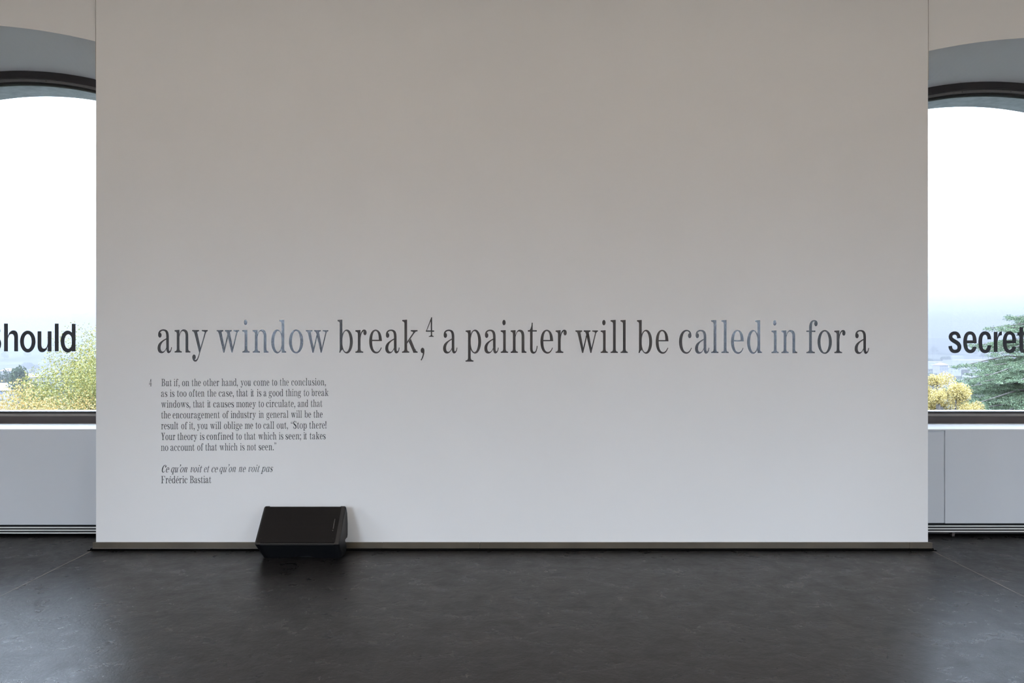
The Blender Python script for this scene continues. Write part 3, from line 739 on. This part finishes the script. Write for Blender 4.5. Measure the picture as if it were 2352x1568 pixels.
# ------------------------------------------------------------------ added warm fill lamps, out of view, to brighten the wall
FILL_LAMP_W = 90
lm = bpy.data.materials.new('warm_fill_glow'); lm.use_nodes = True; nt = lm.node_tree; b = nt.nodes['Principled BSDF']
b.inputs['Base Color'].default_value = (.8, .78, .74, 1); b.inputs['Emission Color'].default_value = (1, .80, .60, 1); b.inputs['Emission Strength'].default_value = 1.5
M['alu'] = simple('satin_aluminium', (.5, .5, .5), .4, metal=.8, noise=(8, .05))
for k, (x, y) in enumerate([(-4.6, 3.4), (-1.55, 3.4), (1.55, 3.4), (4.6, 3.4), (-3.1, .6), (0, .6), (3.1, .6)]):
    root = empty('added_fill_lamp', (x, y, ROOM_H)); tag(root, ['outer left', 'inner left', 'inner right', 'outer right', 'left', 'middle', 'right'][k]+' added warm fill lamp, out of view under the ceiling in the row '+('nearer the display wall' if k < 4 else 'above the viewer'), 'lamp', 'added fill lamps under the ceiling')
    box('fill_housing', -.7, .7, -.05, .05, -.62, -.58, M['alu'], root, bevel=.004)
    box('fill_diffuser', -.69, .69, -.045, .045, -.5795, -.572, lm, root, bevel=.002)
    for cx in (-.6, .6): box('fill_wire', cx-.003, cx+.003, -.003, .003, -.58, 0, M['alu'], root)
    l = bpy.data.lights.new('fill_light', 'AREA'); l.shape = 'RECTANGLE'; l.size = 1.36; l.size_y = .08; l.energy = FILL_LAMP_W; l.color = (1, .91, .84)
    lo = bpy.data.objects.new('fill_light', l); COL.objects.link(lo); lo.parent = root; lo.location = (0, 0, -.568); lo.rotation_euler = (math.pi, 0, 0)

# ------------------------------------------------------------------ landscape
def tz(d, x=0):
    D_ = [0, 50, 120, 250, 420, 700, 1000, 1500, 2300, 3200, 4200, 6000]
    Z_ = [-12, -12, -15, -19.5, -29, -41, -46, -43, -28, -6, 14, 10]
    return float(np.interp(d, D_, Z_))
def terrain_z(x, y):
    d = math.hypot(x, y)
    z = tz(d)
    k = min(1, d/900)
    z += k*(5*math.sin(x*.0035+1)*math.cos(y*.0021)+3*math.sin(x*.009+y*.004))
    if d > 2500: z += 9*math.sin(x*.0012+.8)*min(1, (d-2500)/1500)
    return z
m, nt, b = new_mat('countryside'); M['land'] = m
b.inputs['Roughness'].default_value = 1; b.inputs['Specular IOR Level'].default_value = 0
g = nt.nodes.new('ShaderNodeNewGeometry')
mp = nt.nodes.new('ShaderNodeMapping'); mp.inputs['Scale'].default_value = (.012, .004, .01)
nt.links.new(g.outputs['Position'], mp.inputs[0])
n = nt.nodes.new('ShaderNodeTexNoise'); n.inputs['Scale'].default_value = 1; n.inputs['Detail'].default_value = 6
nt.links.new(mp.outputs[0], n.inputs['Vector'])
r = nt.nodes.new('ShaderNodeValToRGB'); e = r.color_ramp.elements
e[0].position = .36; e[0].color = (.012, .014, .012, 1); e[1].position = .64; e[1].color = (.050, .049, .038, 1)
e2 = r.color_ramp.elements.new(.5); e2.color = (.026, .028, .022, 1)
nt.links.new(n.outputs['Fac'], r.inputs[0]); nt.links.new(r.outputs[0], b.inputs['Base Color'])
rad = [0, 25, 50, 90, 150, 230, 330, 450, 600, 800, 1000, 1300, 1600, 2000, 2500, 3000, 3600, 4200, 5000, 6000]
NA = 144; V = []; F = []
for rr_ in rad:
    for a in range(NA):
        x = rr_*math.sin(2*math.pi*a/NA); y = rr_*math.cos(2*math.pi*a/NA)
        V.append((x, y, terrain_z(x, y)))
for i in range(len(rad)-1):
    for a in range(NA):
        c_ = (a+1) % NA; F.append((i*NA+a, i*NA+c_, (i+1)*NA+c_, (i+1)*NA+a))
land = mesh_from('ground', V, F, M['land'], smooth=True); tag(land, kind='structure')

# tower body below the room so the room stands on something
tower = box('tower_base', -8.45, 8.45, -3.25, 7.35, -12.5, -.2, M['concrete']); tag(tower, kind='structure')

def foliage_mesh(name, clumps, per, leaf, seed, flat=1.0, droop=0.0):
    """cloud of small leaf quads around clump centres (x, y, z, radius)"""
    rs = np.random.RandomState(seed)
    C_ = np.array(clumps); n = len(C_)*per
    idx = np.repeat(np.arange(len(C_)), per)
    d = rs.normal(size=(n, 3)); d /= np.linalg.norm(d, axis=1)[:, None]
    rr_ = rs.rand(n)**.45
    pos = C_[idx, :3]+d*(C_[idx, 3]*rr_)[:, None]*np.array([1, 1, flat])
    pos[:, 2] -= droop*rs.rand(n)*C_[idx, 3]
    a = rs.normal(size=(n, 3)); a /= np.linalg.norm(a, axis=1)[:, None]
    b_ = rs.normal(size=(n, 3)); b_ -= (b_*a).sum(1)[:, None]*a; b_ /= np.linalg.norm(b_, axis=1)[:, None]
    s = leaf*(.6+.8*rs.rand(n))[:, None]
    v = np.stack([pos-a*s*.5, pos+b_*s*.32, pos+a*s*.5, pos-b_*s*.32], 1).reshape(-1, 3)
    me = bpy.data.meshes.new(name)
    me.vertices.add(4*n); me.vertices.foreach_set('co', v.ravel())
    me.loops.add(4*n); me.loops.foreach_set('vertex_index', np.arange(4*n))
    me.polygons.add(n); me.polygons.foreach_set('loop_start', np.arange(0, 4*n, 4)); me.polygons.foreach_set('loop_total', np.full(n, 4))
    me.update(); me.validate()
    return me

def leaf_mat(name, c1, c2, c3, zlo=None, zhi=None):
    m, nt, b = new_mat(name); b.inputs['Roughness'].default_value = .7; b.inputs['Specular IOR Level'].default_value = .2
    g = nt.nodes.new('ShaderNodeNewGeometry')
    r = nt.nodes.new('ShaderNodeValToRGB'); e = r.color_ramp.elements
    e[0].position = 0; e[0].color = (*c1, 1); e[1].position = 1; e[1].color = (*c3, 1)
    e2 = r.color_ramp.elements.new(.55); e2.color = (*c2, 1)
    nt.links.new(g.outputs['Random Per Island'], r.inputs[0]); nt.links.new(r.outputs[0], b.inputs['Base Color'])
    tl = nt.nodes.new('ShaderNodeBsdfTranslucent'); nt.links.new(r.outputs[0], tl.inputs[0])
    mx = nt.nodes.new('ShaderNodeMixShader'); mx.inputs[0].default_value = .35
    nt.links.new(b.outputs[0], mx.inputs[1]); nt.links.new(tl.outputs[0], mx.inputs[2])
    nt.links.new(mx.outputs[0], nt.nodes['Material Output'].inputs[0])
    return m
M['leaf_green'] = leaf_mat('yellow_green_leaves', (0.0413, 0.0464, 0.0141), (0.0834, 0.0812, 0.0207), (0.1235, 0.1019, 0.0288))
M['leaf_yellow'] = leaf_mat('autumn_yellow_leaves', (0.0747, 0.0629, 0.0206), (0.1446, 0.0975, 0.0321), (0.1812, 0.1139, 0.0379))
M['leaf_gold'] = leaf_mat('golden_leaves', (0.1145, 0.0881, 0.0315), (0.1835, 0.1357, 0.0371), (0.2076, 0.1728, 0.0795))
M['needle'] = leaf_mat('blue_green_needles', (0.0216, 0.0334, 0.0198), (0.0380, 0.0571, 0.0322), (0.0707, 0.0889, 0.0488))
M['leaf_far'] = leaf_mat('dull_green_leaves', (0.0076, 0.0151, 0.0076), (0.0151, 0.0252, 0.0113), (0.0252, 0.0328, 0.0126))
M['bark'] = simple('grey_brown_bark', (.022, .018, .015), .9, noise=(6, .3))
M['twig'] = simple('reddish_bare_twigs', (.20, .13, .11), .9, noise=(6, .3))

def limb(V, F, pts, rads, seg=7):
    k0 = len(V)
    for i, (p, rd) in enumerate(zip(pts, rads)):
        p = Vector(p); a = Vector(pts[min(i+1, len(pts)-1)])-Vector(pts[max(i-1, 0)]); a.normalize()
        u = a.cross(Vector((0.31, .12, .94)) if abs(a.z) < .9 else Vector((1, 0, 0))).normalized(); w = a.cross(u)
        for s in range(seg):
            t_ = 2*math.pi*s/seg; q = p+(u*math.cos(t_)+w*math.sin(t_))*rd; V.append(tuple(q))
    for i in range(len(pts)-1):
        for s in range(seg):
            s2 = (s+1) % seg; F.append((k0+i*seg+s, k0+i*seg+s2, k0+(i+1)*seg+s2, k0+(i+1)*seg+s))

def broad_tree(loc, R, H, mat, label, per, ncl, leaf, seed, clump=.22, low=-.35):
    rnd = random.Random(seed)
    root = empty('broadleaf_tree', loc); tag(root, label, 'tree')
    cl = []
    for i in range(ncl):
        # even spread of clumps over the crown's outer shell and inside
        u = rnd.random(); th = rnd.random()*2*math.pi; zz = low+(1-low)*rnd.random()
        rr_ = math.sqrt(max(0, 1-zz*zz)); k = .55+.45*rnd.random()**.5
        k *= 1+.14*math.sin(3*th+seed)+.08*math.sin(7*th)
        cl.append((R*rr_*k*math.cos(th), R*rr_*k*math.sin(th), H-R+R*zz*k*1.02, R*clump*(.7+.6*rnd.random())))
    f = link('foliage', foliage_mesh('foliage', cl, per, leaf, seed), mat, root); tag(f, kind='stuff')
    V = []; F = []; limb(V, F, [(0, 0, 0), (.1, 0, H*.3), (0, .1, H*.6), (.1, 0, H-R*.7)], [.35, .28, .22, .1])
    mesh_from('trunk', V, F, M['bark'], root, smooth=True)
    for i in range(0, ncl, max(1, ncl//14)):
        c = Vector(cl[i][:3]); st_ = Vector((0, 0, H*(.42+.3*rnd.random()))); mid = st_.lerp(c, .5)+Vector((0, 0, -.2))
        V = []; F = []; limb(V, F, [st_, mid, c], [.12, .07, .02], 5); mesh_from('branch', V, F, M['bark'], root, smooth=True)
    return root

broad_tree((-14.3, 31, -12.3), 4.7, 13.75, M['leaf_green'], 'big yellow-green leafy tree outside the left window, rising behind the letter d', 1150, 190, .068, 11)
broad_tree((-15.3, 26, -12.3), 4.1, 11.45, M['leaf_yellow'], 'lower yellow autumn tree just below the left window, in front of the greener tree', 1300, 150, .058, 12)
broad_tree((13.05, 24.5, -12.3), 1.3, 12.8, M['leaf_gold'], 'small golden yellow tree at the lower left corner of the right window', 760, 64, .040, 13, clump=.18)

# cedar with flat tiers of needles
def cedar(loc, H, label, seed):
    rnd = random.Random(seed); root = empty('cedar_tree', loc); tag(root, label, 'tree')
    V = []; F = []; limb(V, F, [(0, 0, 0), (.1, 0, H*.5), (0, 0, H)], [.5, .3, .04], 9); mesh_from('trunk', V, F, M['bark'], root, smooth=True)
    z = 4.5; tier = 0
    while z < H-.2:
        f = (H-z)/H
        L = float(np.interp(z, [4, 10, 11, 12.4, 13.4, 14.2, 15.3, 17.4], [5.6, 5.7, 5.3, 5.1, 4.7, 3.9, 2.8, .4]))
        nb = 15 if L > 2 else 8
        V = []; F = []; cl = []
        a0 = rnd.random()*6.28
        for k in range(nb):
            a = a0+2*math.pi*k/nb+rnd.uniform(-.2, .2); l = L*rnd.uniform(.82, 1.06); up = rnd.uniform(-.30, .45)
            p0 = Vector((0, 0, z-.2+rnd.uniform(-.3, .3))); p2 = Vector((l*math.cos(a), l*math.sin(a), z+up-.12*l)); p1 = p0.lerp(p2, .5)+Vector((0, 0, .18*l*.4))
            limb(V, F, [p0, p1, p2], [.09, .05, .015], 5)
            steps = max(3, int(l/.42))
            for s in range(1, steps+1):
                u = s/steps
                c = p0*(1-u)**2+p1*2*u*(1-u)+p2*u*u
                wdt = .62*l*.42*math.sin(min(1, u*1.05)*math.pi*.86)+.15
                side = Vector((-math.sin(a), math.cos(a), 0))
                for w in np.arange(-wdt, wdt+.01, .36):
                    q = c+side*w; cl.append((q.x+rnd.uniform(-.1, .1), q.y+rnd.uniform(-.1, .1), q.z-.06*abs(w)+rnd.uniform(-.08, .10), .27*rnd.uniform(.7, 1.25)))
        mesh_from('bough', V, F, M['bark'], root, smooth=True)
        fo = link('needle_tier', foliage_mesh('needle_tier', cl, 85, .055, seed+tier, flat=.30, droop=.25), M['needle'], root); tag(fo, kind='stuff')
        z += rnd.uniform(.62, .86); tier += 1
    return root
cedar((28.3, 41, -12.6), 17.4, 'tall blue-green cedar with flat tiers, outside the right window behind the word secret', 21)
# low bare shrub beside the cedar
def bare_shrub(loc, label, seed):
    rnd = random.Random(seed); root = empty('bare_shrub', loc); tag(root, label, 'shrub')
    V = []; F = []
    for i in range(170):
        a = rnd.random()*6.28; l = rnd.uniform(1.4, 3.0)
        p1 = Vector((math.cos(a)*l*.35, math.sin(a)*l*.35, 8+l*.5)); p2 = Vector((math.cos(a)*l*.8+rnd.uniform(-.4, .4), math.sin(a)*l*.8+rnd.uniform(-.4, .4), 8+l*1.0))
        limb(V, F, [(0, 0, 7.2), p1, p2], [.03, .02, .008], 4)
    o = mesh_from('twigs', V, F, M['twig'], root); tag(o, kind='stuff')
    V = []; F = []; limb(V, F, [(0, 0, 0), (.1, 0, 4), (0, 0, 7.6)], [.16, .12, .08], 7); mesh_from('stem', V, F, M['bark'], root, smooth=True)
bare_shrub((20.4, 31.5, -12.3), 'bare reddish shrub at the foot of the cedar, in the lower right window', 31)

# far houses and trees
M['render'] = simple('pale_house_render', (.075, .07, .07), .9, noise=(1, .05))
M['white_render'] = simple('white_house_render', (.085, .085, .09), .9, noise=(1, .04))
M['roof'] = simple('grey_roof_tile', (.055, .052, .056), .9, noise=(3, .1))
M['roof_red'] = simple('faded_red_roof_tile', (.10, .07, .06), .9, noise=(3, .1))
M['pane_dark'] = simple('dark_window_glass', (.05, .06, .08), .2, noise=(1, .1))
def house(loc, w, d, h, hr, rot, wall_m, roof_m, label, group=None, nwin=4, floors=2, name='house'):
    root = empty(name, loc); root.rotation_euler.z = rot; tag(root, label, 'house', group)
    box('wall', -w/2, w/2, -d/2, d/2, -3, h, wall_m, root)
    o = .5
    V = [(-w/2-o, -d/2-o, h), (w/2+o, -d/2-o, h), (w/2+o, d/2+o, h), (-w/2-o, d/2+o, h), (-w/2+d/2, 0, h+hr), (w/2-d/2, 0, h+hr)] if hr else \
        [(-w/2-.2, -d/2-.2, h), (w/2+.2, -d/2-.2, h), (w/2+.2, d/2+.2, h), (-w/2-.2, d/2+.2, h), (-w/2, 0, h+.4), (w/2, 0, h+.4)]
    mesh_from('roof', V, [(0, 1, 5, 4), (1, 2, 5), (2, 3, 4, 5), (3, 0, 4), (3, 2, 1, 0)], roof_m, root)
    for f in range(floors):
        for k in range(nwin):
            x = -w/2+w*(k+.5)/nwin; z = h*(f+.5)/floors
            box('window', x-.55, x+.55, -d/2-.05, -d/2+.05, z-.7, z+.7, M['pane_dark'], root)
    return root
hx, hd = (10-1176)/FPX*235, 235
house((hx, hd, -16.6), 11.5, 9, 4.0, 2.0, .12, M['render'], M['roof'], 'pale house with a low grey hip roof, at the far left beyond the trees')
rnd = random.Random(8)
def place(px, py, d): return ((px-1176)/FPX*d, d, EYE-(py-784)/FPX*d)
far = [(2190, 893, 520, 16, 5.5, 'w'), (2160, 850, 760, 12, 5, 'r'), (2206, 905, 430, 11, 5, 'w'), (2218, 842, 1050, 46, 9, 'w'), (2150, 842, 1100, 40, 7, 'w'), (2196, 832, 1500, 22, 12, 'w'),
       (2100, 870, 640, 15, 6, 'w'), (2260, 856, 700, 18, 6, 'r'), (2240, 880, 560, 14, 6, 'w'), (2330, 868, 600, 15, 6, 'w'), (2180, 856, 800, 18, 6, 'w'), (100, 838, 1400, 14, 4, 'w'), (66, 879, 480, 9, 3.5, 'r'),
       (20, 862, 700, 12, 4, 'r'), (-60, 850, 800, 18, 6, 'w'), (2420, 848, 900, 24, 7, 'w')]
side = lambda px: 'left' if px < 1000 else 'right'
for (px, py, d, w, h, c) in far:
    x, y, z = place(px, py, d)
    house((x, y, z), w, w*.6, h, 2.2 if c == 'r' else 0, rnd.uniform(-.5, .5), M['white_render'] if c == 'w' else M['render'], M['roof_red'] if c == 'r' else M['white_render'],
          'small pale building far off in the hazy valley seen through the %s window' % side(px), 'far valley buildings, %s window' % side(px), nwin=5, floors=2, name='far_building')
protos = []
for k in range(4):
    r_ = random.Random(50+k); cl = []
    for i in range(26):
        th = r_.random()*6.28; zz = r_.uniform(-.5, 1); q = math.sqrt(1-zz*zz)
        cl.append((q*math.cos(th)*.7, q*math.sin(th)*.7, 1.05+zz*.8, .34))
    fm = foliage_mesh('foliage', cl, 42, .17, 60+k); fm.materials.append(M['leaf_far'])
    V = []; F = []; limb(V, F, [(0, 0, -.6), (0, 0, .6)], [.07, .05], 5)
    tm = bpy.data.meshes.new('trunk'); tm.from_pydata(V, [], F); tm.materials.append(M['bark']); protos.append((fm, tm))
def far_tree(x, y, z, s, w):
    fm, tm = protos[rnd.randrange(4)]
    root = empty('far_tree', (x, y, z)); root.scale = (s, s, s*w); root.rotation_euler.z = rnd.random()*6
    tag(root, 'hazy blue-green tree in the valley beyond the %s window' % ('left' if x < 0 else 'right'), 'tree', 'far valley trees, %s window' % ('left' if x < 0 else 'right'))
    f = link('foliage', fm, None, root); tag(f, kind='stuff'); link('trunk', tm, None, root)
for (px, py, d, s, w) in [(44, 925, 190, 2.6, 1.6), (50, 915, 215, 2.4, 1.3), (38, 905, 260, 2.7, 1.3), (8, 905, 275, 3.4, 1.25), (-20, 905, 280, 3.2, 1.2), (58, 920, 205, 2.0, 1.2), (72, 915, 230, 2.0, 1.2)]:
    x, y, z = place(px, py, d); far_tree(x, y, z, s, w)
for i in range(90):
    px = rnd.choice((rnd.uniform(-40, 190), rnd.uniform(2110, 2370))); d = 330+rnd.random()**1.5*2400
    x = (px-1176)/FPX*d
    far_tree(x, d, terrain_z(x, d)-.5, rnd.uniform(3.0, 6.0)*(1+d/2400), rnd.uniform(.75, 1.15))

# haze filling the valley
hz_m = bpy.data.materials.new('valley_haze'); hz_m.use_nodes = True; nt = hz_m.node_tree; nt.nodes.clear()
vs = nt.nodes.new('ShaderNodeVolumeScatter'); vs.inputs['Color'].default_value = (.185, .187, .20, 1); vs.inputs['Density'].default_value = .0009; vs.inputs['Anisotropy'].default_value = .5
va = nt.nodes.new('ShaderNodeVolumeAbsorption'); va.inputs['Color'].default_value = (.185, .187, .20, 1); va.inputs['Density'].default_value = .0009
ad = nt.nodes.new('ShaderNodeAddShader'); nt.links.new(vs.outputs[0], ad.inputs[0]); nt.links.new(va.outputs[0], ad.inputs[1])
ou = nt.nodes.new('ShaderNodeOutputMaterial'); nt.links.new(ad.outputs[0], ou.inputs['Volume'])
V = []; F = []; NH = 64
for zz in (-130, 130):
    for rr_ in (60, 5400):
        V += [(rr_*math.cos(2*math.pi*a/NH), rr_*math.sin(2*math.pi*a/NH), zz) for a in range(NH)]
for a in range(NH):
    c_ = (a+1) % NH
    F += [(a, NH+a, NH+c_, c_), (2*NH+a, 2*NH+c_, 3*NH+c_, 3*NH+a), (a, c_, 2*NH+c_, 2*NH+a), (NH+a, 3*NH+a, 3*NH+c_, NH+c_)]
haze = mesh_from('valley_haze', V, F, hz_m); tag(haze, kind='stuff')
bm = bmesh.new(); bm.from_mesh(haze.data); bmesh.ops.recalc_face_normals(bm, faces=bm.faces[:]); bm.to_mesh(haze.data); bm.free()
haze['label'] = 'thin pale blue haze lying over the valley outside both windows'; haze['category'] = 'haze'
